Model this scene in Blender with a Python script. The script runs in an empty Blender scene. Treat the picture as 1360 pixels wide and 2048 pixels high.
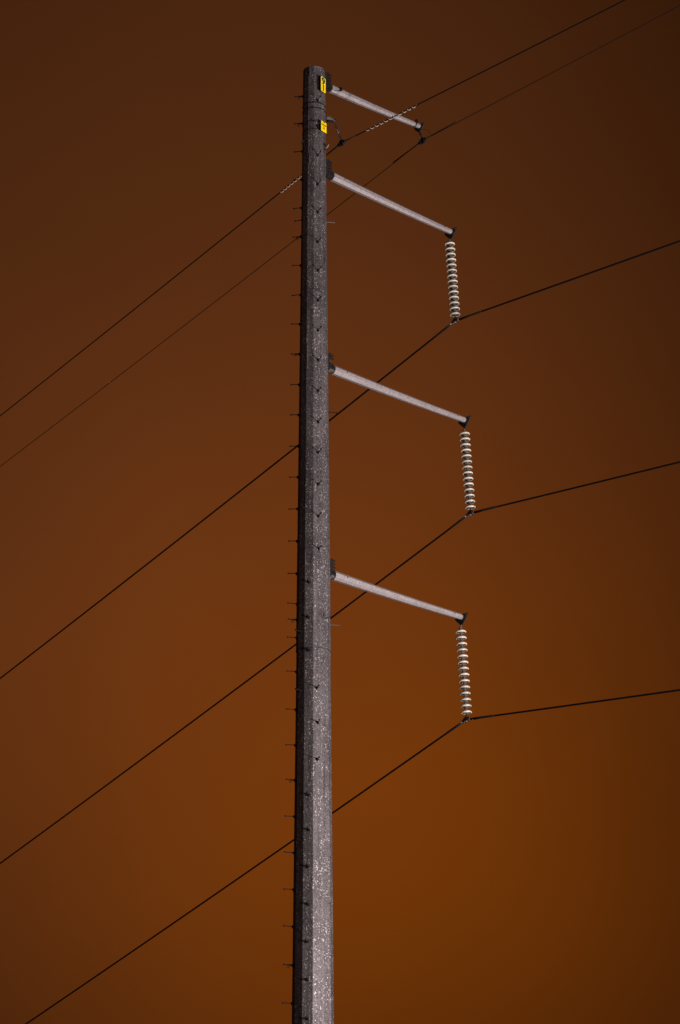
import bpy, bmesh, math, random
from mathutils import Vector, Matrix
random.seed(7)
SC = bpy.context.scene
COL = SC.collection
R = math.radians

# ------------------------------------------------------------------ camera
FPX, PITCH, ROLL, CAMH = 4600.0, R(20.0), .00287, 1.6     # focal length in pixels of a 1360x2048 frame
ex, up0 = Vector((1, 0, 0)), Vector((0, -math.sin(PITCH), math.cos(PITCH)))
FWD = Vector((0, math.cos(PITCH), math.sin(PITCH)))
CR = (ex - ROLL * up0).normalized()
CU = (up0 + ROLL * ex).normalized()
CAM = Vector((0, 0, CAMH))
cd = bpy.data.cameras.new('camera')
cam = bpy.data.objects.new('camera', cd)
COL.objects.link(cam)
cd.sensor_fit = 'VERTICAL'
cd.sensor_height = 36.0
cd.sensor_width = 24.0
cd.lens = FPX / 2048 * 36
cd.clip_start, cd.clip_end = .1, 5000
mw = Matrix.Identity(4)
for i in range(3):
    mw[i][0], mw[i][1], mw[i][2] = CR[i], CU[i], -FWD[i]
mw.translation = CAM
cam.matrix_world = mw
SC.camera = cam

# ------------------------------------------------------------------ world: overcast night sky lit by the town below
W = bpy.data.worlds.new('World')
SC.world = W
W.use_nodes = True
nt = W.node_tree
nt.nodes.clear()
def nd(t, **k):
    n = nt.nodes.new(t)
    for a, b in k.items():
        setattr(n, a, b)
    return n
tc = nd('ShaderNodeTexCoord')
def lobe(az, el, k, col):
    az, el = R(az), R(el)
    d = (math.sin(az) * math.cos(el), math.cos(az) * math.cos(el), math.sin(el))
    dp = nd('ShaderNodeVectorMath', operation='DOT_PRODUCT')
    nt.links.new(tc.outputs['Generated'], dp.inputs[0])
    dp.inputs[1].default_value = d
    m = nd('ShaderNodeMath', operation='MULTIPLY_ADD')
    nt.links.new(dp.outputs['Value'], m.inputs[0])
    m.inputs[1].default_value, m.inputs[2].default_value = k, -k
    e = nd('ShaderNodeMath', operation='EXPONENT')
    nt.links.new(m.outputs[0], e.inputs[0])
    s = nd('ShaderNodeVectorMath', operation='SCALE')
    s.inputs[0].default_value = col
    nt.links.new(e.outputs[0], s.inputs['Scale'])
    return s.outputs[0]
acc = None
for L in (lobe(.8, 12.4, 90, (.103, .0198, -.0018)),
          lobe(-7, 19.5, 32, (.0760, .0209, .0055)),
          lobe(0, 90, .001, (.0175, .0050, .0013)),
          lobe(3, 22.5, 110, (.015, .0038, .0010)),
          lobe(0, 34, 130, (.017, .0050, .0014)),          # a little cloud lit above the pole
          lobe(-115, 4, 4.5, (.048, .024, .019))):        # unseen glow behind the camera's left, added to fill the dark facets
    if acc is None:
        acc = L
    else:
        a = nd('ShaderNodeVectorMath', operation='ADD')
        nt.links.new(acc, a.inputs[0])
        nt.links.new(L, a.inputs[1])
        acc = a.outputs[0]
# low cloud: very soft unevenness of the glow
no = nd('ShaderNodeTexNoise')
no.inputs['Scale'].default_value = 5.0
no.inputs['Detail'].default_value = 4.0
nt.links.new(tc.outputs['Generated'], no.inputs['Vector'])
mr = nd('ShaderNodeMapRange')
mr.inputs[1].default_value, mr.inputs[2].default_value = .3, .7
mr.inputs[3].default_value, mr.inputs[4].default_value = .93, 1.07
nt.links.new(no.outputs['Fac'], mr.inputs[0])
sc_ = nd('ShaderNodeVectorMath', operation='SCALE')
nt.links.new(acc, sc_.inputs[0])
nt.links.new(mr.outputs[0], sc_.inputs['Scale'])
bg = nd('ShaderNodeBackground')
nt.links.new(sc_.outputs[0], bg.inputs['Color'])
bg.inputs['Strength'].default_value = 1.0
wo = nd('ShaderNodeOutputWorld')
nt.links.new(bg.outputs[0], wo.inputs[0])

SC.view_settings.view_transform = 'Standard'
SC.view_settings.look = 'None'
SC.view_settings.exposure = 0
SC.view_settings.gamma = 1
LAMP_W = 124000.0
LAMP_COL = (1.0, .87, .86)

# ------------------------------------------------------------------ geometry of the place
AX = Vector((-.59, 48.2, 0))                 # axis of the pole on the ground
ARM_AZ = R(44.4)                             # compass direction the arms point, from straight ahead
ARM = Vector((math.sin(ARM_AZ), math.cos(ARM_AZ), 0))
LINE = Vector((-math.cos(ARM_AZ), math.sin(ARM_AZ), 0))   # along the line, to the left and away
Z = Vector((0, 0, 1))

def ray(px, py):
    return FWD + (px - 680) / FPX * CR + (1024 - py) / FPX * CU
def survey(px, py, P0=AX, az=ARM_AZ):
    """where the sight line of a photo point meets the upright plane through P0 along az"""
    n = Vector((math.cos(az), -math.sin(az), 0))
    d = ray(px, py)
    return CAM + d * ((P0 - CAM).dot(n) / d.dot(n))

# ------------------------------------------------------------------ materials
def mat(name, base, rough=.6, metal=0.0, spec=.5):
    m = bpy.data.materials.new(name)
    m.use_nodes = True
    b = m.node_tree.nodes['Principled BSDF']
    b.inputs['Base Color'].default_value = (*base, 1)
    b.inputs['Roughness'].default_value = rough
    b.inputs['Metallic'].default_value = metal
    b.inputs['Specular IOR Level'].default_value = spec
    return m, m.node_tree, b

def noisy(name, base, amp, scale, rough=.6, metal=0.0, bump=0.0, spec=.5):
    m, t, b = mat(name, base, rough, metal, spec)
    c = t.nodes.new('ShaderNodeTexCoord')
    n = t.nodes.new('ShaderNodeTexNoise')
    n.inputs['Scale'].default_value = scale
    n.inputs['Detail'].default_value = 6
    t.links.new(c.outputs['Object'], n.inputs['Vector'])
    r = t.nodes.new('ShaderNodeValToRGB')
    r.color_ramp.elements[0].position, r.color_ramp.elements[1].position = .3, .7
    r.color_ramp.elements[0].color = (*[x * (1 - amp) for x in base], 1)
    r.color_ramp.elements[1].color = (*[min(1, x * (1 + amp)) for x in base], 1)
    t.links.new(n.outputs['Fac'], r.inputs[0])
    t.links.new(r.outputs[0], b.inputs['Base Color'])
    if bump:
        u = t.nodes.new('ShaderNodeBump')
        u.inputs['Strength'].default_value = bump
        u.inputs['Distance'].default_value = .002
        t.links.new(n.outputs['Fac'], u.inputs['Height'])
        t.links.new(u.outputs[0], b.inputs['Normal'])
    return m

def galvanised(name, dark, light, cells, flake, fleck_col, fleck_at, metal, rough, weather=.35, bump=.0):
    """zinc coat: fine spangle of two sizes, sparse bright crystals, broad weathering"""
    m, t, b = mat(name, dark, rough, metal)
    N, K = t.nodes.new, t.links.new
    c = N('ShaderNodeTexCoord')
    mp = N('ShaderNodeMapping')
    mp.inputs['Scale'].default_value = (1, 1, .8)
    K(c.outputs['Object'], mp.inputs['Vector'])
    wob = N('ShaderNodeTexNoise')
    wob.inputs['Scale'].default_value = 22
    wob.inputs['Detail'].default_value = 2
    K(mp.outputs[0], wob.inputs['Vector'])
    ad = N('ShaderNodeVectorMath'); ad.operation = 'MULTIPLY_ADD'
    K(wob.outputs['Color'], ad.inputs[0])
    ad.inputs[1].default_value = (.035, .035, .06)
    K(mp.outputs[0], ad.inputs[2])
    v = N('ShaderNodeTexVoronoi'); v.inputs['Scale'].default_value = cells
    K(ad.outputs[0], v.inputs['Vector'])
    sp = N('ShaderNodeSeparateColor'); K(v.outputs['Color'], sp.inputs[0])
    mx = N('ShaderNodeMix'); mx.data_type = 'RGBA'
    mx.inputs['A'].default_value, mx.inputs['B'].default_value = (*dark, 1), (*light, 1)
    # broad weathering shifts the mix
    n = N('ShaderNodeTexNoise'); n.inputs['Scale'].default_value = 1.7; n.inputs['Detail'].default_value = 8
    K(c.outputs['Object'], n.inputs['Vector'])
    n2 = N('ShaderNodeTexNoise'); n2.inputs['Scale'].default_value = 60; n2.inputs['Detail'].default_value = 3
    K(c.outputs['Object'], n2.inputs['Vector'])
    f1 = N('ShaderNodeMath'); f1.operation = 'MULTIPLY'; K(sp.outputs[0], f1.inputs[0]); f1.inputs[1].default_value = .55
    f2 = N('ShaderNodeMath'); f2.operation = 'MULTIPLY_ADD'
    K(n.outputs['Fac'], f2.inputs[0]); f2.inputs[1].default_value = weather * 2; f2.inputs[2].default_value = -weather
    m3 = N('ShaderNodeMapping'); m3.inputs['Scale'].default_value = (9, 9, .35)
    K(c.outputs['Object'], m3.inputs['Vector'])
    n3 = N('ShaderNodeTexNoise'); n3.inputs['Scale'].default_value = 1.6; n3.inputs['Detail'].default_value = 5
    K(m3.outputs[0], n3.inputs['Vector'])
    f6 = N('ShaderNodeMath'); f6.operation = 'MULTIPLY_ADD'
    K(n3.outputs['Fac'], f6.inputs[0]); f6.inputs[1].default_value = .9; f6.inputs[2].default_value = -.45
    f7 = N('ShaderNodeMath'); f7.operation = 'ADD'; K(f6.outputs[0], f7.inputs[0]); K(f2.outputs[0], f7.inputs[1])
    f3 = N('ShaderNodeMath'); f3.operation = 'ADD'; K(f1.outputs[0], f3.inputs[0]); K(f7.outputs[0], f3.inputs[1])
    f4 = N('ShaderNodeMath'); f4.operation = 'MULTIPLY_ADD'
    K(n2.outputs['Fac'], f4.inputs[0]); f4.inputs[1].default_value = .9; f4.inputs[2].default_value = -.25
    f5 = N('ShaderNodeMath'); f5.operation = 'ADD'; f5.use_clamp = True
    K(f3.outputs[0], f5.inputs[0]); K(f4.outputs[0], f5.inputs[1])
    K(f5.outputs[0], mx.inputs['Factor'])
    # sparse bright crystals
    w = N('ShaderNodeTexVoronoi'); w.inputs['Scale'].default_value = flake
    K(ad.outputs[0], w.inputs['Vector'])
    s2 = N('ShaderNodeSeparateColor'); K(w.outputs['Color'], s2.inputs[0])
    g = N('ShaderNodeMapRange'); K(s2.outputs[1], g.inputs[0])
    g.inputs[1].default_value, g.inputs[2].default_value = fleck_at, min(1, fleck_at + .12)
    d = N('ShaderNodeMapRange'); K(w.outputs['Distance'], d.inputs[0])
    d.inputs[1].default_value, d.inputs[2].default_value = .50, .20
    gm = N('ShaderNodeMath'); gm.operation = 'MULTIPLY'; K(g.outputs[0], gm.inputs[0]); K(d.outputs[0], gm.inputs[1])
    cl = N('ShaderNodeTexNoise'); cl.inputs['Scale'].default_value = 4.5; cl.inputs['Detail'].default_value = 3
    K(c.outputs['Object'], cl.inputs['Vector'])
    cm = N('ShaderNodeMapRange'); K(cl.outputs['Fac'], cm.inputs[0])
    cm.inputs[1].default_value, cm.inputs[2].default_value, cm.inputs[3].default_value = .38, .56, .15
    g2 = N('ShaderNodeMath'); g2.operation = 'MULTIPLY'; K(gm.outputs[0], g2.inputs[0]); K(cm.outputs[0], g2.inputs[1])
    gm = g2
    my = N('ShaderNodeMix'); my.data_type = 'RGBA'
    K(gm.outputs[0], my.inputs['Factor']); K(mx.outputs['Result'], my.inputs['A'])
    my.inputs['B'].default_value = (*fleck_col, 1)
    K(my.outputs['Result'], b.inputs['Base Color'])
    rr = N('ShaderNodeMapRange'); K(sp.outputs[1], rr.inputs[0])
    rr.inputs[3].default_value, rr.inputs[4].default_value = rough - .1, rough + .1
    K(rr.outputs[0], b.inputs['Roughness'])
    if bump:
        bu = N('ShaderNodeBump'); bu.inputs['Strength'].default_value = bump; bu.inputs['Distance'].default_value = .01
        K(sp.outputs[2], bu.inputs['Height']); K(bu.outputs[0], b.inputs['Normal'])
    return m

M = {}
M['shaft'] = galvanised('weathered_galvanised_shaft', (.042, .037, .039), (.205, .184, .190), 62, 38, (.70, .65, .64), .62, .55, .52)
M['arm'] = galvanised('bright_galvanised_arm', (.36, .33, .33), (.54, .50, .495), 42, 26, (.70, .66, .64), .90, .58, .5, .3)
M['dark'] = noisy('dark_aged_zinc', (.024, .021, .021), .4, 30, .55, .2, spec=.3)
M['hard'] = noisy('dull_zinc_hardware', (.16, .14, .13), .4, 40, .5, .5)
M['palehard'] = noisy('pale_zinc_hardware', (.34, .27, .23), .3, 40, .5, .3)
M['cap'] = noisy('malleable_iron_cap', (.14, .11, .10), .35, 40, .5, .4)
M['step'] = noisy('black_step_bolt', (.010, .0085, .008), .3, 40, .7, 0, spec=.15)
M['palestep'] = noisy('pale_step_bolt', (.13, .105, .085), .2, 40, .5, .3)
M['wire'] = noisy('blackened_aluminium_strand', (.0045, .0036, .0034), .3, 60, .9, 0, spec=.08)
M['greywire'] = noisy('dull_steel_strand', (.010, .008, .005), .3, 60, .9, 0, spec=.1)
M['rods'] = noisy('dull_armor_rods', (.016, .013, .010), .4, 50, .8, 0, spec=.15)
M['pvc'] = noisy('grey_white_plastic', (.38, .29, .23), .1, 20, .5)
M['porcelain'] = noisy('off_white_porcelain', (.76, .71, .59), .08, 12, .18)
def per_disc(m):
    t = m.node_tree
    b = t.nodes['Principled BSDF']
    src = b.inputs['Base Color'].links[0].from_socket
    oi = t.nodes.new('ShaderNodeObjectInfo')
    r = t.nodes.new('ShaderNodeMapRange')
    t.links.new(oi.outputs['Random'], r.inputs[0])
    r.inputs[3].default_value, r.inputs[4].default_value = .78, 1.06
    v = t.nodes.new('ShaderNodeVectorMath'); v.operation = 'SCALE'
    t.links.new(src, v.inputs[0]); t.links.new(r.outputs[0], v.inputs['Scale'])
    t.links.new(v.outputs[0], b.inputs['Base Color'])
per_disc(M['porcelain'])
M['under'] = noisy('shade_toned_ribbed_porcelain', (.13, .125, .10), .35, 40, .4)  # same porcelain, with the shade under the disc put into its colour
M['yellow'] = noisy('yellow_enamel', (.97, .72, .004), .05, 14, .45)
M['black'] = mat('black_lettering', (.010, .008, .010), .5)[0]
M['signback'] = mat('dark_sign_backing', (.012, .010, .012), .7)[0]

# ------------------------------------------------------------------ mesh helpers
def obj(name, bm, m, parent=None, smooth=False, angle=None):
    me = bpy.data.meshes.new(name)
    bmesh.ops.recalc_face_normals(bm, faces=bm.faces)
    bm.to_mesh(me)
    bm.free()
    if smooth:
        for p in me.polygons:
            p.use_smooth = True
        if angle:
            me.set_sharp_from_angle(angle=R(angle))
    for q in (m if isinstance(m, (list, tuple)) else [m]):
        me.materials.append(q)
    o = bpy.data.objects.new(name, me)
    COL.objects.link(o)
    if parent is not None:
        o.parent = parent
    return o
def thing(name, label, cat, loc=(0, 0, 0), group=None):
    o = bpy.data.objects.new(name, None)
    o.empty_display_size = .3
    COL.objects.link(o)
    o.location = loc
    o['label'], o['category'] = label, cat
    if group:
        o['group'] = group
    return o
def tag(o, label, cat, group=None):
    o['label'], o['category'] = label, cat
    if group:
        o['group'] = group
    return o
def basis(d, upv=Z):
    d = Vector(d).normalized()
    s = d.cross(upv)
    if s.length < 1e-4:
        s = d.cross(Vector((0, 1, 0)))
    s.normalize()
    return d, s, s.cross(d).normalized()
def tube(bm, pts, r, n=8, caps=True, mi=0, phase=0.0):
    """swept round bar; r is a number or one radius per point"""
    pts = [Vector(p) for p in pts]
    rs = r if isinstance(r, (list, tuple)) else [r] * len(pts)
    ring0 = []
    _, s, u = basis(pts[1] - pts[0])
    for i, p in enumerate(pts):
        t = (pts[min(i + 1, len(pts) - 1)] - pts[max(i - 1, 0)]).normalized()
        s = (s - t * s.dot(t)).normalized()
        u = s.cross(t)
        ring0.append([bm.verts.new(p + (s * math.cos(a) + u * math.sin(a)) * rs[i])
                      for a in [phase + 2 * math.pi * k / n for k in range(n)]])
    for a, b in zip(ring0, ring0[1:]):
        for k in range(n):
            bm.faces.new((a[k], a[(k + 1) % n], b[(k + 1) % n], b[k])).material_index = mi
    if caps:
        bm.faces.new(ring0[0]).material_index = mi
        bm.faces.new(ring0[-1]).material_index = mi
    return bm
def box(bm, c, d, hx, hy, hz, upv=Z, mi=0, bev=0.0):
    """box centred at c, half sizes along d, side, up"""
    d, s, u = basis(d, upv)
    vs = [bm.verts.new(Vector(c) + d * (x * hx) + s * (y * hy) + u * (z * hz))
          for x in (-1, 1) for y in (-1, 1) for z in (-1, 1)]
    fs = []
    for f in ((0, 1, 3, 2), (4, 6, 7, 5), (0, 4, 5, 1), (2, 3, 7, 6), (0, 2, 6, 4), (1, 5, 7, 3)):
        fc = bm.faces.new([vs[i] for i in f]); fc.material_index = mi; fs.append(fc)
    if bev:
        es = list({e for f in fs for e in f.edges})
        bmesh.ops.bevel(bm, geom=es, offset=bev, segments=2, affect='EDGES')
    return bm
def prism(bm, poly, c, ax, ay, t, mi=0):
    """polygon in the plane (ax, ay), thickness 2t along the normal"""
    ax, ay = Vector(ax).normalized(), Vector(ay).normalized()
    n = ax.cross(ay)
    a = [bm.verts.new(Vector(c) + ax * x + ay * y - n * t) for x, y in poly]
    b = [bm.verts.new(Vector(c) + ax * x + ay * y + n * t) for x, y in poly]
    bm.faces.new(a).material_index = mi
    bm.faces.new(b).material_index = mi
    k = len(poly)
    for i in range(k):
        bm.faces.new((a[i], a[(i + 1) % k], b[(i + 1) % k], b[i])).material_index = mi
    return bm
def ring(bm, c, ax, ay, R0, r, n=14, m=6, arc=2 * math.pi, a0=0.0):
    ax, ay = Vector(ax).normalized(), Vector(ay).normalized()
    full = abs(arc - 2 * math.pi) < 1e-6
    pts = [Vector(c) + (ax * math.cos(a0 + arc * k / n) + ay * math.sin(a0 + arc * k / n)) * R0 for k in range(n + 1)]
    return tube(bm, pts, r, m, caps=not full)
def lathe(bm, prof, c=(0, 0, 0), d=Z, n=32, mi=0):
    d, s, u = basis(d, Vector((0, 1, .01)))
    c = Vector(c)
    rings = []
    for rr, h in prof:
        if rr < 1e-6:
            rings.append([bm.verts.new(c + d * h)])
        else:
            rings.append([bm.verts.new(c + d * h + (s * math.cos(2 * math.pi * k / n) + u * math.sin(2 * math.pi * k / n)) * rr) for k in range(n)])
    for a, b in zip(rings, rings[1:]):
        for k in range(n):
            q = [a[k % len(a)], a[(k + 1) % len(a)] if len(a) > 1 else None,
                 b[(k + 1) % len(b)] if len(b) > 1 else None, b[k % len(b)]]
            q = [x for x in q if x is not None]
            if len(q) >= 3:
                bm.faces.new(q).material_index = mi
    return bm
def BM():
    return bmesh.new()
def nut(bm, c, d, r, h):
    """hexagon nut with its bolt end"""
    d = Vector(d).normalized()
    tube(bm, [c, Vector(c) + d * h], r, 6)
    tube(bm, [Vector(c) + d * h * .98, Vector(c) + d * h * 1.9], r * .52, 8)

# ------------------------------------------------------------------ ground
g = BM()
NG = 60
def gx(i):
    t = (i / NG - .5) * 2
    return math.copysign(abs(t) ** 3 * 2500, t)
vs = [[g.verts.new((gx(i), 40 + gx(j), .06 * math.sin(i * 1.7) * math.cos(j * 1.3) if 4 < i < NG - 4 else 0)) for j in range(NG + 1)] for i in range(NG + 1)]
for i in range(NG):
    for j in range(NG):
        g.faces.new((vs[i][j], vs[i + 1][j], vs[i + 1][j + 1], vs[i][j + 1]))
mg = noisy('dry_grass_ground', (.055, .060, .028), .5, 1.4, .95, 0, .6)
go = obj('ground', g, mg, None, True)
go.location = (0, 0, -.1)
go['kind'] = 'structure'

# ------------------------------------------------------------------ the pole
TOPZ = 30.39
JOINT = 15.9
def prad(z):
    """circumradius of the twelve-sided shaft"""
    return .262 + (TOPZ - z) * (.448 - .262) / (TOPZ - 7.9)
def face_dir(th):
    """direction th degrees to the right of 'towards the camera'"""
    return Vector((math.sin(R(th)), -math.cos(R(th)), 0))
pole = thing('utility_pole', 'tall twelve-sided galvanised steel power pole with four arms on its right side', 'utility pole', AX)

def shaft(z0, z1, extra, cap):
    bm = BM()
    rows = []
    steps = max(2, int((z1 - z0) / 1.0))
    for i in range(steps + 1):
        z = z0 + (z1 - z0) * i / steps
        r = prad(z) + extra
        row = []
        for k in range(12):
            a, b = face_dir(30 * k), face_dir(30 * (k + 1))
            for q in (.02, .98):                      # softly bent corner: two close points
                row.append(bm.verts.new((a * (1 - q) + b * q) * r + Z * z))
        rows.append(row)
    for a, b in zip(rows, rows[1:]):
        for k in range(24):
            bm.faces.new((a[k], a[(k + 1) % 24], b[(k + 1) % 24], b[k]))
    if cap:
        bm.faces.new(rows[-1])
    bm.faces.new(rows[0])
    return bm
obj('upper_shaft', shaft(JOINT, TOPZ, 0, False), M['shaft'], pole)
obj('lower_shaft', shaft(-.1, JOINT + 1.2, -.010, True), M['shaft'], pole)
bm = BM()
lathe(bm, [(0, TOPZ + .012), (.2, TOPZ + .010), (.250, TOPZ + .006), (.2595, TOPZ - .004), (.259, TOPZ - .02)], n=48)
obj('pole_cap', bm, M['shaft'], pole, True, 50)

# seams: short backing bars welded down one corner of the shaft
for (px, py, h, th) in ((620, 152, .30, -22), (619.5, 328, .24, -22), (614.6, 722, .55, -27), (610.3, 1125, .34, -29)):
    z = survey(px, py, AX, R(90)).z
    d = face_dir(th)
    bm = BM()
    box(bm, d * (prad(z) * .975 + .002) + Z * z, d, .016, .008, h / 2, bev=.002)
    obj('seam_bar', bm, M['hard'], pole)

# slip joint lip
bm = BM()
for k in range(12):
    a, b = face_dir(30 * k) * (prad(JOINT) + .002), face_dir(30 * (k + 1)) * (prad(JOINT) + .002)
    tube(bm, [a + Z * (JOINT - .004), b + Z * (JOINT - .004)], .006, 6)
obj('joint_lip', bm, M['dark'], pole)

def strap(z, m=None, name='steel_strap', w=.011, tilt=0):
    bm = BM()
    rr = prad(z)
    ring_o = []
    for k in range(12):
        ring_o.append(face_dir(30 * k) * (rr + .006) + Z * (z + tilt * math.sin(R(30 * k))))
    for k in range(12):
        a, b = ring_o[k], ring_o[(k + 1) % 12]
        c = (a + b) / 2
        box(bm, c, b - a, (b - a).length / 2 + .003, .004, w)
    return obj(name, bm, m or M['dark'], pole)
def zat(py, fr=0.0):
    """height of a photo row on the pole, fr metres in front of its axis"""
    return survey(628, py, AX - Vector((0, fr, 0)), R(90)).z
Z1, Z2, Z3, Z4 = zat(205, .25), zat(215.5, .25), zat(242.5, .25), zat(258.5, .25)
for z in (Z1, Z2):
    strap(z, w=.014)
for z in (Z3, Z4):
    strap(z, w=.008)

# ---- step bolts
def step_bm(L, with_ring=False, socket=True):
    """bolt along +X from the origin: threaded clip, shank, round head"""
    bm = BM()
    tube(bm, [(-.02, 0, 0), (L, 0, 0)], .009, 8)
    tube(bm, [(L - .012, 0, 0), (L + .010, 0, 0)], .019, 10)
    if socket:
        tube(bm, [(-.02, 0, 0), (.022, 0, 0), (.045, 0, -.004)], [.030, .026, .013], 6)
        box(bm, (.012, 0, -.028), (1, 0, 0), .016, .018, .014, bev=.003)
    if with_ring:
        tube(bm, [(.03, 0, -.002), (L * .55, 0, -.006)], .017, 8)
        ring(bm, (L * .52, 0, -.040), (1, 0, 0), (0, 0, 1), .027, .006)
    return bm
def mesh_of(bm, name, m):
    o = obj(name, bm, m, None, True, 40)
    me = o.data
    bpy.data.objects.remove(o)
    return me
SM = {(k, rg, pl): mesh_of(step_bm(k, rg, not pl), 'step_bolt', M['palestep' if pl else 'step'])
      for k, rg, pl in ((.20, False, False), (.20, True, False), (.215, False, False), (.17, False, False), (.20, False, True))}
def put_step(z, th, L=.20, rg=False, pale=False, dz=0.0):
    o = bpy.data.objects.new('step_bolt', SM[(L, rg, pale)])
    COL.objects.link(o)
    o.parent = pole
    d = face_dir(th)
    rr = prad(z)
    m = (th % 30)
    rr *= math.cos(R(15)) / math.cos(R(m - 15))
    o.location = d * rr + Z * z
    o.rotation_euler = (random.uniform(-.5, .5), -math.atan2(dz, L) + random.uniform(-.035, .035), math.atan2(d.y, d.x) + random.uniform(-.05, .05))
    return o
left_up = [191, 245, 301, 357.5, 414, 472, 529, 588, 647, 707, 768, 828.5, 891, 953, 1016.5, 1081, 1146]
left_ring = {191, 245, 472, 707, 1239.5, 1560.5, 1930}
for y in left_up:
    put_step(zat(y), -97 if y < 600 else -94, .20, y in left_ring)
for y in (1210, 1241.5, 1277.5, 1345.5, 1421, 1492, 1562, 1634.5, 1707, 1780.5, 1854.5, 1931.5, 2008):
    rg = any(abs(y - q) < 3 for q in left_ring)
    put_step(zat(y), -76, .20 if rg else .215, rg)
for y in (198, 251, 308, 367, 423, 483, 540, 600, 660, 720, 782, 844, 905, 969, 1033, 1098):
    put_step(zat(y, .3), 19, .20)
for y, th in ((1163, -13), (1234, -14), (1299, -13), (1375, 13), (1444, 15), (1518, 14), (1589, -13), (1659, -12),
              (1733, -13), (1808, -13), (1883, -15), (1959, -14), (2037, -13)):
    put_step(zat(y, .38), th, .17)
put_step(zat(435), -112, .20)
for y, th in ((441.5, 103), (1248.2, 98)):
    put_step(zat(y), th, .20, pale=True)
put_step(zat(823), 96, .20)
put_step(zat(1270), -45, .17)
put_step(zat(1388), -44, .17)
# small lugs: open ear on the shaded left, bent clip with a pale rod at the upper right
bm = BM()
z = zat(287.5); d = face_dir(-72)
box(bm, d * (prad(z) + .005) + Z * z, d, .012, .035, .05, bev=.006)
ring(bm, d * (prad(z) + .02) + Z * z, d.cross(Z), Z, .024, .010)
obj('grounding_lug', bm, M['hard'], pole)
bm = BM()
z = zat(297); d = face_dir(62); s = d.cross(Z)
ring(bm, d * (prad(z) + .03) + Z * z, s, Z, .034, .012)
tube(bm, [d * prad(z) + Z * (z - .12), d * (prad(z) + .05) + Z * (z - .09)], .014)
obj('clip', bm, M['dark'], pole, True)
bm = BM()
tube(bm, [d * (prad(z) + .02) - s * .0 + Z * (z - .10), d * (prad(z) + .10) + Z * (z - .03), d * (prad(z) + .12) + Z * (z + .01)], .012)
obj('pale_rod', bm, M['palehard'], pole, True)
# bent rod at the right, between the two lowest arms
bm = BM()
a = survey(646, 1226, AX - Vector((0, .37, 0)), R(90)); b = survey(650.5, 1237, AX - Vector((0, .36, 0)), R(90)); c = survey(660.5, 1233, AX - Vector((0, .36, 0)), R(90))
tube(bm, [p - AX for p in (a, b)], .009)
tube(bm, [b - AX, c - AX], .011)
tube(bm, [c - AX, c - AX + Vector((.014, 0, .006))], .022)
obj('bent_hook', bm, M['dark'], pole, True)

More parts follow.
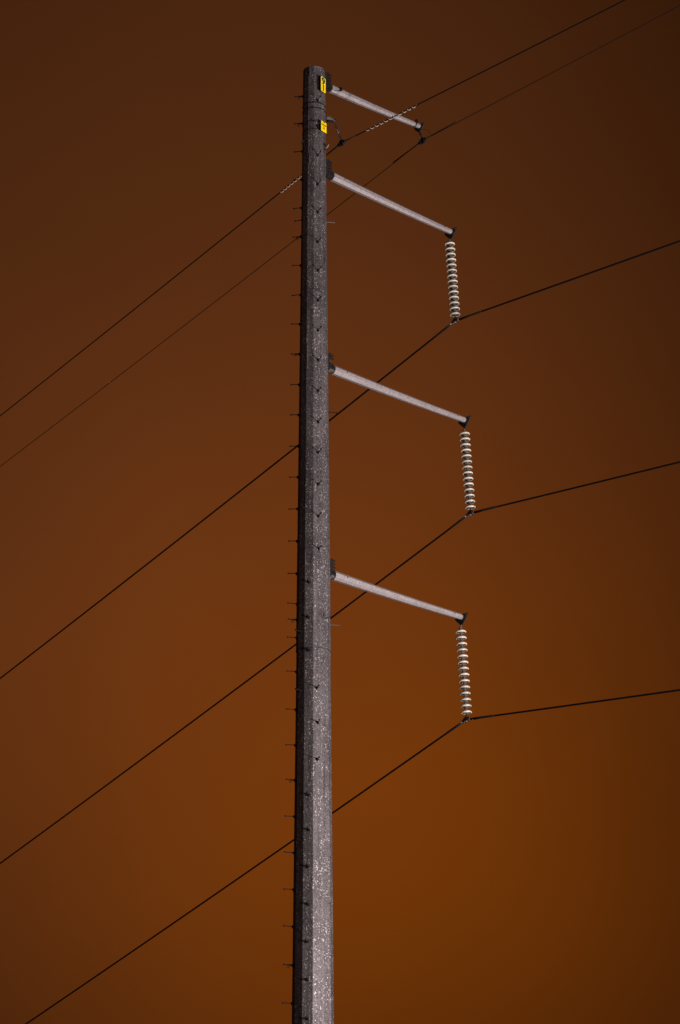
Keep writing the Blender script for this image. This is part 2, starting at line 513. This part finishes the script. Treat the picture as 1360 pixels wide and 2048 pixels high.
# ---- the four arms
ARMS = [((661, 177), (838.5, 252.2)), ((664, 353.0), (901.5, 463.3)), ((666, 739.8), (928.8, 839.8)), ((667, 1151), (922.6, 1233.8))]
TIPS = []
for idx, (b, t) in enumerate(ARMS):
    B, T = survey(*b) - AX, survey(*t) - AX
    dirn = (T - B).normalized()
    _, s, u = basis(dirn)
    r0, r1 = (.104, .064)
    if idx == 0:
        r0, r1 = .098, .058
    bm = BM()
    start = B - dirn * .02
    N = 14
    rows = []
    for i in range(N + 1):
        q = i / N
        c = start.lerp(T, q) + Z * (-.018 * math.sin(math.pi * q))      # the arm droops a little
        rr = r0 + (r1 - r0) * q
        rows.append([bm.verts.new(c + (s * math.cos(a) + u * math.sin(a)) * rr / math.cos(R(22.5)) ) for a in
                     [R(22.5 + 45 * k + e) for k in range(8) for e in (-5.2, -2.8)]])
    for a_, b_ in zip(rows, rows[1:]):
        for k in range(16):
            bm.faces.new((a_[k], a_[(k + 1) % 16], b_[(k + 1) % 16], b_[k]))
    bm.faces.new(rows[0]); bm.faces.new(rows[-1])
    arm = obj('crossarm', bm, M['arm'], pole)
    # bracket on the pole: standing plate, two cheeks and a column of bolts
    rp = prad(B.z)
    bm = BM()
    hp, up_shift = .205, .135
    zc = B.z + up_shift
    box(bm, ARM * (rp + .104) + Z * zc, ARM, .009, .088, hp, bev=.003)
    for sg in (-1, 1):
        box(bm, ARM * (rp + .045) + Z * zc + LINE * (.070 * sg), ARM, .050, .009, hp * .95, bev=.003)
    obj('bracket_plate', bm, M['dark'], arm)
    bm = BM()
    # flange of the arm, its two upright ribs and the foot below the root
    box(bm, ARM * (rp + .150) + Z * (zc + .03), ARM, .034, .026, hp * .86, bev=.003)
    prism(bm, [(rp + .115, B.z - .06), (rp + .30, B.z - .07), (rp + .30, B.z - .02), (rp + .17, B.z + .02), (rp + .115, B.z + .02)], (0, 0, 0), ARM, Z, .046)
    prism(bm, [(rp + .115, B.z - .07), (rp + .22, B.z - .075), (rp + .115, B.z - .125)], (0, 0, 0), ARM, Z, .040)
    obj('arm_flange', bm, M['hard'] if idx > 1 else M['dark'], arm)
    for k in range(5):
        if idx == 2 and k == 2:
            continue
        zz = B.z + .315 - k * .078
        for sg in (-1, 1):
            bm = BM()
            c = ARM * (rp + .113) + LINE * (.058 * sg) + Z * zz
            tube(bm, [c, c + ARM * .050], .035, 6)
            tube(bm, [c + ARM * .049, c + ARM * .135], .025, 8)
            obj('bolt', bm, M['step'], arm)
    # small drain holes near both ends
    for q, rr in ((.085, .0), (.93, .0)):
        side = (s * -1)
        c = start.lerp(T, q)
        side = Vector((math.cos(ARM_AZ), -math.sin(ARM_AZ), 0))
        rad = r0 + (r1 - r0) * q
        bm = BM()
        pp = c + side * (rad - .004) + Z * (rad * .22 - .018 * math.sin(math.pi * q))
        tube(bm, [pp, pp + side * .010], .016, 10)
        if idx:
            obj('hole_plug', bm, M['black'], arm)
        else:
            bm.free()
    # hanging plate across the tip
    bm = BM()
    pc = T + ARM * .005 + Z * 0
    poly = [(-.16, .062), (.19, .062), (.205, .045), (.19, .01), (.055, -.17), (.02, -.20), (-.03, -.20), (-.06, -.17), (-.185, -.05), (-.195, -.02), (-.185, .055)]
    poly = [(-x, y) for x, y in poly]
    if idx == 0:
        poly = [(x * .85, y * .9) for x, y in poly]
    prism(bm, poly, pc, LINE, Z, .011)
    obj('end_plate', bm, M['dark'], arm)
    for x in (-.15, .15):
        bm = BM()
        tube(bm, [pc + LINE * x * (1 if idx else .85) + Z * .03 - ARM * .02, pc + LINE * x * (1 if idx else .85) + Z * .03 + ARM * .02], .020, 6)
        obj('plate_bolt', bm, M['hard'], arm)
    bm = BM()
    rt = r1 * 1.02
    lathe(bm, [(0, .016), (rt * .8, .014), (rt, .006), (rt, -.05), (rt * .98, -.052)], T + Z * 0, dirn, 20)
    obj('end_cap', bm, M['hard'], arm, True, 40)
    TIPS.append((T + AX, pc + AX))
    if idx == 0:
        # earth strap round the arm near both ends, with its dark clamp
        for q in (.082, .945):
            c = start.lerp(T, q)
            rad = (r0 + (r1 - r0) * q) + .008
            bm = BM()
            if q > .5:
                ring(bm, c, s, u, rad * 1.05, .012, 16, 6)
            side = Vector((math.cos(ARM_AZ), -math.sin(ARM_AZ), 0))
            box(bm, c + side * (rad + .012) + Z * (.02 if q < .5 else .05), dirn, .035, .022, .045, bev=.006)
            obj('earth_clamp', bm, M['step'], arm)
        bm = BM()
        c0 = start.lerp(T, .082); side = Vector((math.cos(ARM_AZ), -math.sin(ARM_AZ), 0))
        p1 = c0 + side * (r0 + .02) - Z * .03
        p0 = B + side * (r0 * .9) - Z * .05 - dirn * .02
        tube(bm, [p1, p1.lerp(p0, .3) - Z * .035 + side * .012, p1.lerp(p0, .7) - Z * .03, p0, p0 - ARM * .12 - Z * .06], .007, 6)
        obj('earth_wire', bm, M['step'], arm, True)

# ------------------------------------------------------------------ suspension insulators
DISC_PROF_TOP = [(.050, .045), (.066, .041), (.088, .033), (.108, .022), (.121, .011), (.1275, .001), (.1300, -.008), (.1285, -.017), (.123, -.023), (.116, -.024)]
def disc_mesh():
    bm = BM()
    top = DISC_PROF_TOP
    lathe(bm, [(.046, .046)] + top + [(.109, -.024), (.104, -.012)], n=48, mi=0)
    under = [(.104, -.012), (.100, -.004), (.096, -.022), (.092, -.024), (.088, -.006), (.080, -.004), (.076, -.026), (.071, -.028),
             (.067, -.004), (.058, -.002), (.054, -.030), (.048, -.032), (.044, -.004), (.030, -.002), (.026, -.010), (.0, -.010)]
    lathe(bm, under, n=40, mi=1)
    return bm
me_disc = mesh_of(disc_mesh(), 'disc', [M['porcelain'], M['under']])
bm = BM()
lathe(bm, [(0, .118), (.022, .118), (.034, .112), (.038, .098), (.036, .080), (.044, .070), (.050, .058), (.050, .042), (.047, .040)], n=20)
me_cap = mesh_of(bm, 'cap', M['cap'])
bm = BM()
lathe(bm, [(.013, -.004), (.011, -.02), (.010, -.034)], n=12)
lathe(bm, [(.010, -.030), (.018, -.034), (.018, -.042), (0, -.044)], n=12)
tube(bm, [(0, 0, -.004), (0, 0, -.04)], .012, 10)
me_pin = mesh_of(bm, 'pin', M['cap'])

def link_bm(top, bot):
    """chain link shackle between two points"""
    bm = BM()
    top, bot = Vector(top), Vector(bot)
    d = (bot - top).normalized()
    mid = top.lerp(bot, .5)
    w = .016
    tube(bm, [top + LINE * w, mid + LINE * w], .007, 6)
    tube(bm, [top - LINE * w, mid - LINE * w], .007, 6)
    ring(bm, mid, LINE, d, w, .007, 8, 6, math.pi, 0)
    ring(bm, top, LINE, -d, w, .008, 8, 6, math.pi, 0)
    tube(bm, [mid + d * .004, bot], .013, 8)
    ring(bm, mid + d * .006, ARM, d, .014, .006, 8, 6)
    return bm
PIX = [((899.3, 488.3), (910.0, 628.6), (910.5, 641.5)), ((928.8, 867.8), (940.6, 1014.4), (940.5, 1026.5)), ((921.5, 1263.4), (932.7, 1424.3), (932.8, 1439.0))]
CL = []
names = ['string of fourteen white porcelain discs hanging from the second arm down',
         'string of fourteen white porcelain discs hanging from the third arm down',
         'string of fourteen white porcelain discs hanging from the lowest arm']
AZL, AZR = R(-36), R(129)
def clamp_frame(K, dl, dr):
    return (dr - dl).normalized()

def wire_path(K, az, edge, k, reach):
    """sagging span from clamp K through the surveyed edge point"""
    E = survey(*edge, P0=K, az=az)
    h = Vector((math.sin(az), math.cos(az), 0))
    tE = (E - K).dot(h)
    s = (E.z - K.z - k * tE * tE) / tE
    out = []
    n = 60
    for i in range(n + 1):
        t = reach * (i / n) ** 1.3
        out.append(K + h * t + Z * (s * t + k * t * t))
    return out
WL = [((0, 1357), (1360, 482)), ((0, 1727), (1360, 924)), ((52, 2048), (1360, 1380))]
for i, (a, b, c) in enumerate(PIX):
    P, Q, K = survey(*a), survey(*b), survey(*c)
    st = thing('insulator_string', names[i], 'insulator', P, 'suspension insulator strings')
    axis = (P - Q).normalized()
    rot = Z.rotation_difference(axis)
    for k in range(14):
        o = bpy.data.objects.new('disc', me_disc)
        COL.objects.link(o); o.parent = st
        o.location = P.lerp(Q, k / 13) - P
        wob = rot @ Vector((random.uniform(-.02, .02), random.uniform(-.02, .02), 1)).rotation_difference(Z)
        o.rotation_mode = 'QUATERNION'
        o.rotation_quaternion = wob
        for nm, me in (('cap', me_cap), ('pin', me_pin)):
            q = bpy.data.objects.new(nm, me)
            COL.objects.link(q); q.parent = o
    top_apex = TIPS[i + 1][1] - Z * .175
    hook_top = top_apex - P
    obj('shackle', link_bm(hook_top, axis * .108), M['hard'] if i == 2 else M['dark'], st, True, 50)
    # the wire through the clamp
    pl = wire_path(K, AZL, WL[i][0], 3.0e-4, 150)
    pr = wire_path(K, AZR, WL[i][1], 3.0e-4, 70)
    dl, dr = (pl[3] - K).normalized(), (pr[3] - K).normalized()
    # soft bend over the saddle
    pts = list(reversed(pl[4:])) + [K + dl * .8, K + dl * .4 , K + dl * .15 - Z * .004, K + (dl + dr) * .02 , K + dr * .15 - Z * .004, K + dr * .4, K + dr * .8] + pr[4:]
    bm = BM()
    tube(bm, pts, .0225, 8)
    lab = ['conductor hung from the top insulator string, highest of the three heavy black wires',
           'conductor hung from the middle insulator string, middle of the three heavy black wires',
           'conductor hung from the bottom insulator string, lowest of the three heavy black wires'][i]
    wo_ = tag(obj('conductor', bm, M['wire'], None, True), lab, 'power line', 'heavy black conductors')
    for dd in (dl, dr):
        bm = BM()
        tube(bm, [K + dd * .14 - Z * .004, K + dd * .4, K + dd * .75, K + dd * .80], [.029, .028, .027, .021], 10)
        obj('armor_rod', bm, M['rods'], wo_, True)
    # suspension clamp
    dm = clamp_frame(K, dl, dr)
    sd = dm.cross(Z).normalized()
    kb = K - P
    bm = BM()
    body = [(-.125, .012), (-.09, .026), (-.03, .034), (.03, .034), (.09, .026), (.125, .012), (.13, -.006), (.10, -.022), (.04, -.034), (-.04, -.034), (-.10, -.022), (-.13, -.006)]
    prism(bm, body, kb, dm, sd.cross(dm), .024)
    cl = obj('suspension_clamp', bm, M['hard'], st)
    u_ = sd.cross(dm)
    for x in (-.055, .055):
        bm = BM()
        cc = kb + dm * x
        for sg in (-1, 1):
            tube(bm, [cc + sd * (.030 * sg) + u_ * .03, cc + sd * (.030 * sg) - u_ * .062], .008, 6)
            tube(bm, [cc + sd * (.030 * sg) - u_ * .040, cc + sd * (.030 * sg) - u_ * .054], .015, 6)
        ring(bm, cc + u_ * .028, sd, u_, .030, .008, 8, 6, math.pi, 0)
        obj('u_bolt', bm, M['step'], cl)
    bm = BM()
    tube(bm, [kb - dm * .165 - Z * .012, kb - dm * .135 - Z * .010], [.034, .030], 14)
    obj('collar', bm, M['palehard'], cl, True, 40)
    for x in (-.082, .0, .088):
        bm = BM()
        box(bm, kb + dm * x - u_ * .036, dm, .013, .030, .012, bev=.004)
        obj('keeper', bm, M['palehard'] if x < .05 else M['hard'], cl, True, 40)
    bm = BM()
    bq = Q - P
    tube(bm, [bq - axis * .036, bq.lerp(kb, .50)], .016, 8)
    for sg in (-1, 1):
        prism(bm, [(-.024, -.012), (.024, -.012), (.016, .075), (-.016, .075)], kb + sd * (.031 * sg), dm, Z, .005)
    tube(bm, [kb + sd * .042 + Z * .058, kb - sd * .042 + Z * .058], .010, 8)
    obj('hanger_yoke', bm, M['dark'], cl)

# ------------------------------------------------------------------ the shield wire beside the pole
K = survey(683.5, 285.5)
SH_L, SH_R = R(-36), R(129)
pl = wire_path(K, SH_L, (0, 832), 3e-4, 160)
pr = wire_path(K, SH_R, (1250, 0), 3e-4, 70)
dl, dr = (pl[3] - K).normalized(), (pr[3] - K).normalized()
bm = BM()
tube(bm, list(reversed(pl[3:])) + [K + dl * .3, K, K + dr * .3] + pr[3:], .0150, 8)
shw = tag(obj('shield_wire', bm, M['wire'], None, True), 'black upper wire clamped beside the pole top, running past the number plate', 'power line')
def helix(c0, d, L, pitch, rad, r, n_per=14, hand=1):
    d, s, u = basis(d)
    n = int(L / pitch * n_per)
    pts = []
    for i in range(n + 1):
        t = i / n
        a = hand * 2 * math.pi * L / pitch * t
        e = min(1, min(t, 1 - t) * 14 + .25)
        pts.append(Vector(c0) + d * (L * t) + (s * math.cos(a) + u * math.sin(a)) * rad * e)
    bm = BM()
    tube(bm, pts, r, 6)
    return bm
def along(path, K, px_target, P0, az):
    E = survey(*px_target, P0=P0, az=az)
    return E
# spiral dampers wound on the shield wire
for (p0, p1, az, path, lab) in (((732, 263), (834, 210), SH_R, pr, 'pale spiral damper wound round the upper wire in front of the top arm'),
                                ((604, 352.5), (558, 389.5), SH_L, pl, 'pale spiral damper wound round the upper wire left of the pole')):
    A0, A1 = survey(*p0, P0=K, az=az), survey(*p1, P0=K, az=az)
    L = (A1 - A0).length
    turns = 11 if az == SH_R else 7
    th = Vector((math.sin(az), math.cos(az), 0))
    def onwire(E):
        t = (E - K).dot(th)
        for a, b in zip(path, path[1:]):
            ta, tb = (a - K).dot(th), (b - K).dot(th)
            if ta <= t <= tb:
                return a.lerp(b, (t - ta) / (tb - ta))
        return E
    A0, A1 = onwire(A0), onwire(A1)
    L = (A1 - A0).length
    bm = helix(A0, A1 - A0, L, L / turns, .027, .0105, 16, hand=-1)
    tag(obj('spiral_damper', bm, M['pvc'], None, True), lab, 'wire damper', 'spiral dampers on the upper wire')
# preformed rods and the suspension fitting under the pole-side hanger
for dd in (dl, dr):
    bm = BM()
    ln = .55 if dd is dr else .75
    tube(bm, [K + dd * .05, K + dd * .15, K + dd * ln], [.030, .020, .013], 8)
    obj('armor_rod', bm, M['rods'], shw, True)
E0 = survey(653, 238.5)
E1 = survey(668, 241)
hang = thing('wire_hanger', 'short dark chain and clamp holding the upper wire off the right side of the pole', 'wire hanger', E0)
bm = BM()
dd = (E1 - E0)
box(bm, dd * .45 + Z * .02, ARM, dd.length * .55, .045, .012, bev=.006)
tube(bm, [-dd * .12 + Z * .03, dd * .25 + Z * .045, dd * .75 + Z * .02, dd * 1.0 - Z * .02], [.045, .052, .040, .018], 10)
obj('bracket', bm, M['hard'], hang, True, 40)
bm = BM()
tube(bm, [dd * .1 - Z * .035, dd * .85 - Z * .035], .030, 8)
tube(bm, [dd * 1.0 - LINE * .06, dd * 1.0 + LINE * .05], .016, 6)
obj('eye_bolt', bm, M['step'], hang, True, 40)
a, b = E1 - E0 - Z * .02, K - E0 + Z * .05
dv = (b - a)
for k in range(5):
    c = a + dv * ((k + .5) / 5)
    dn = dv.normalized()
    sid = LINE if k % 2 else (LINE.cross(dn)).normalized()
    bm = BM()
    h = dv.length / 10 * 1.1
    w = .020
    tube(bm, [c + sid * w - dn * (h - w), c + sid * w + dn * (h - w)], .009, 6)
    tube(bm, [c - sid * w - dn * (h - w), c - sid * w + dn * (h - w)], .009, 6)
    ring(bm, c + dn * (h - w), sid, dn, w, .009, 8, 6, math.pi)
    ring(bm, c - dn * (h - w), sid, -dn, w, .009, 8, 6, math.pi)
    if k in (1, 2):
        tube(bm, [c - sid.cross(dn) * .045, c + sid.cross(dn) * .045], .012, 6)
    obj('chain_link', bm, M['hard'] if k == 2 else M['dark'], hang, True, 50)
def small_clamp(Kc, dl, dr, parent, org, m1, s=1.0):
    dm = (dr - dl).normalized()
    sd = dm.cross(Z).normalized()
    c = Kc - org
    bm = BM()
    prism(bm, [(-.12 * s, .0), (-.06 * s, .035 * s), (0, .075 * s), (.05 * s, .04 * s), (.12 * s, .01), (.10 * s, -.03 * s), (.04 * s, -.07 * s), (-.05 * s, -.06 * s), (-.11 * s, -.03 * s)], c, dm, sd.cross(dm), .028)
    o = obj('clamp_body', bm, m1, parent)
    bm = BM()
    for x in (-.05, .05):
        tube(bm, [c + dm * x * s - sd * .05 - Z * .03, c + dm * x * s + sd * .05 - Z * .03], .013, 6)
        tube(bm, [c + dm * x * s + sd * .03 + Z * .04, c + dm * x * s + sd * .03 - Z * .10 * s], .010, 6)
    obj('clamp_bolt', bm, M['step'], o)
    bm = BM()
    box(bm, c - dm * .045 * s - Z * .02, dm, .012, .034, .024, bev=.004)
    obj('keeper', bm, M['palehard'], o)
small_clamp(K, dl, dr, hang, E0, M['step'], 1.1)

# ------------------------------------------------------------------ thin earth wire under the top arm
K = survey(845.5, 281)
pl = wire_path(K, R(-36), (0, 933), 3e-4, 160)
pr = wire_path(K, R(129), (1360, 11), 3e-4, 70)
dl, dr = (pl[3] - K).normalized(), (pr[3] - K).normalized()
bm = BM()
tube(bm, list(reversed(pl[3:])) + [K + dl * .3, K, K + dr * .3] + pr[3:], .0098, 8)
thw = tag(obj('earth_wire', bm, M['greywire'], None, True), 'thin faint wire clamped under the tip of the topmost arm', 'power line')
for dd, path, tgt in ((dl, pl, (785, 326)), (dr, pr, (912, 243))):
    az = R(-36) if dd is dl else R(129)
    E = survey(*tgt, P0=K, az=az)
    L = (E - K).length
    dx = (E - K).normalized()
    bm = helix(K + dx * .06, dx, L - .06, .075, .013, .0055, 10)
    tube(bm, [K + dx * .06, K + dx * (L - .05)], .0085, 6)
    obj('armor_rod', bm, M['rods'], thw, True)
    bm = BM()
    tube(bm, [K + dx * .05, K + dx * .14, K + dx * .26], [.030, .024, .012], 8)
    obj('rod_sleeve', bm, M['rods'], thw, True)
Tt = TIPS[0][1] - Z * .16
wc = thing('wire_clamp', 'small dark clamp and link hanging under the plate at the topmost arm tip', 'wire clamp', Tt)
bm = BM()
kk = K - Tt
tube(bm, [LINE * .012 + Z * .02, kk * .5 + LINE * .012 - Z * 0, kk + Z * .05], .010, 6)
tube(bm, [-LINE * .012 + Z * .02, kk * .5 - LINE * .012, kk + Z * .05], .010, 6)
ring(bm, kk * .25, LINE, Z, .022, .009)
obj('link', bm, M['step'], wc, True, 50)
small_clamp(K, dl, dr, wc, Tt, M['step'], 1.15)
bm = BM()
q0, q3 = Vector((0, 0, .03)), K + dr * .26 - Tt
pts = []
c1, c2 = q0 + dr * .18 + Z * .03, q3 + Z * .14
for i in range(13):
    t = i / 12
    pts.append(q0 * (1 - t) ** 3 + c1 * 3 * t * (1 - t) ** 2 + c2 * 3 * t * t * (1 - t) + q3 * t ** 3)
tube(bm, pts, .0055, 6)
obj('bonding_wire', bm, M['greywire'], wc, True)

# ------------------------------------------------------------------ the two yellow plates
def text_mesh(body, size, name, m, parent, loc, rotm, depth=.002, sx=1.0, bold=0.0):
    cu = bpy.data.curves.new(name, 'FONT')
    cu.body = body
    cu.size = size
    cu.extrude = depth
    cu.offset = bold
    cu.align_x, cu.align_y = 'CENTER', 'CENTER'
    o = bpy.data.objects.new(name, cu)
    COL.objects.link(o)
    dg = bpy.context.evaluated_depsgraph_get()
    me = bpy.data.meshes.new_from_object(o.evaluated_get(dg))
    bpy.data.objects.remove(o)
    me.materials.clear(); me.materials.append(m)
    t = bpy.data.objects.new(name, me)
    COL.objects.link(t)
    t.parent = parent
    t.matrix_local = Matrix.Translation(loc) @ rotm.to_4x4() @ Matrix.Diagonal((sx, 1, 1, 1))
    return t
def plate(px, py, w, h, th, name, label, round_=.03):
    n = face_dir(th)
    x = Vector((math.cos(R(th)), math.sin(R(th)), 0))
    base = survey(px, py, AX + n * (.31), math.pi / 2 + 0 - R(th) + 0) if False else None
    # plane of the plate: through AX + n*r, containing x and Z
    rr = prad(28.5) + .045
    P0 = AX + n * rr
    d = ray(px, py)
    C_ = CAM + d * ((P0 - CAM).dot(n) / d.dot(n))
    t = thing(name, label, 'sign', C_)
    def rounded(w, h, r, k=4):
        pts = []
        for cx, cy, a0 in ((w / 2 - r, h / 2 - r, 0), (-w / 2 + r, h / 2 - r, 90), (-w / 2 + r, -h / 2 + r, 180), (w / 2 - r, -h / 2 + r, 270)):
            for i in range(k + 1):
                a = R(a0 + 90 * i / k)
                pts.append((cx + r * math.cos(a), cy + r * math.sin(a)))
        return pts
    bm = BM()
    prism(bm, rounded(w, h, round_), -n * .004, x, Z, .003)
    obj('face', bm, M['yellow'], t)
    bm = BM()
    prism(bm, rounded(w + .004, h + .01, round_), -n * .014 - x * .012, x, Z, .008)
    obj('backing', bm, M['signback'], t)
    rm = Matrix((x, Z, n)).transposed()
    rm = Matrix(((x.x, 0, n.x), (x.y, 0, n.y), (x.z, 1, n.z)))
    return t, rm, n, x
t, rm, n, x = plate(646.8, 169.3, .190, .395, 55, 'number_plate', 'yellow plate with black 9 above 1 on the pole top', .035)
text_mesh('9', .235, 'numeral', M['black'], t, Z * .085 + x * 0, rm, .0015, 1.1, .009)
text_mesh('I', .235, 'numeral', M['black'], t, -Z * .095 + x * .0, rm, .0015, 1.1, .007)
t, rm, n, x = plate(647.8, 253.8, .200, .265, 52, 'warning_plate', 'yellow plate with small black lines of writing, lower of the two on the pole', .006)
def dashes(z, h, segs, name='writing'):
    bm = BM()
    for a, b in segs:
        box(bm, x * ((a + b) / 2) + Z * z + n * .0005, x, (b - a) / 2, .0012, h / 2)
    obj(name, bm, M['black'], t)
dashes(.118, .022, [(-.018, .022)], 'tab')
dashes(.048, .026, [(-.085, -.055), (-.050, -.022), (-.017, .012), (.017, .045), (.050, .084)])
dashes(.008, .009, [(-.03, -.008), (-.002, .028)])
dashes(-.012, .009, [(-.024, .0), (.006, .034)])
dashes(-.036, .013, [(-.03, -.012), (-.006, .03)])
dashes(-.056, .012, [(-.022, .006), (.012, .032)])

# ------------------------------------------------------------------ floodlight on a short mast, to the right of the photo; it lights the pole
HH = 5.0
fr, bk = (.28, .22), (.17, .13)
for az, dist, share, lab in ((24, 42.0, .13, 'grey mast with a pair of tilted floodlights, the one nearest the camera'),
                             (47, 38.0, .40, 'grey mast with a pair of tilted floodlights, the middle one of the three'),
                             (61, 29.0, .24, 'grey mast with a pair of tilted floodlights, the one farthest from the camera')):
  FL = Vector((AX.x + dist * math.sin(R(az)), AX.y - dist * math.cos(R(az)), 0))
  aim = (AX + Z * 19 - (FL + Z * HH)).normalized()
  d_, s_, u_ = basis(aim)
  mast = thing('floodlight_mast', lab, 'floodlight mast', FL, 'floodlight masts')
  bm = BM(); lathe(bm, [(.16, -.1), (.16, .03), (.085, .05), (.06, HH - .40), (0, HH - .39)], n=16); obj('mast', bm, M['hard'], mast, True, 40)
  bm = BM(); box(bm, Z * (HH - .38), s_, .85, .04, .03, bev=.005); obj('crossbar', bm, M['hard'], mast)
  for off in (-.5, .5):
    hc = Z * HH + s_ * off
    bm = BM()
    def rect(c, a, b):
        return [bm.verts.new(c + s_ * (a * i) + u_ * (b * j)) for i, j in ((-1, -1), (1, -1), (1, 1), (-1, 1))]
    A_, B_, C_ = rect(hc + d_ * .10, *fr), rect(hc - d_ * .14, *bk), rect(hc - d_ * .10, bk[0] * .9, bk[1] * .9)
    D_ = rect(hc + d_ * .10, fr[0] * .95, fr[1] * .94)
    for p, q in ((A_, B_), (D_, C_)):
        for k in range(4):
            bm.faces.new((p[k], p[(k + 1) % 4], q[(k + 1) % 4], q[k]))
    for k in range(4):
        bm.faces.new((A_[k], A_[(k + 1) % 4], D_[(k + 1) % 4], D_[k]))
    bm.faces.new(B_); bm.faces.new(C_)
    head = obj('lamp_head', bm, M['hard'], mast)
    bm = BM()
    for sg in (-1, 1):
        box(bm, hc + s_ * (.30 * sg) - Z * .15, d_, .02, .006, .20)
    box(bm, hc - Z * .345, s_, .305, .02, .008)
    obj('yoke', bm, M['hard'], head)
    ld = bpy.data.lights.new('flood_lamp', 'SPOT')
    ld.energy = LAMP_W * share / 2
    ld.color = LAMP_COL
    ld.spot_size, ld.spot_blend = R(95), .5
    ld.shadow_soft_size = .24
    lo = bpy.data.objects.new('flood_lamp', ld)
    COL.objects.link(lo)
    lo.parent = mast
    lo.rotation_mode = 'QUATERNION'
    lo.rotation_quaternion = Vector((0, 0, -1)).rotation_difference(aim)
    lo.location = hc + aim * .36
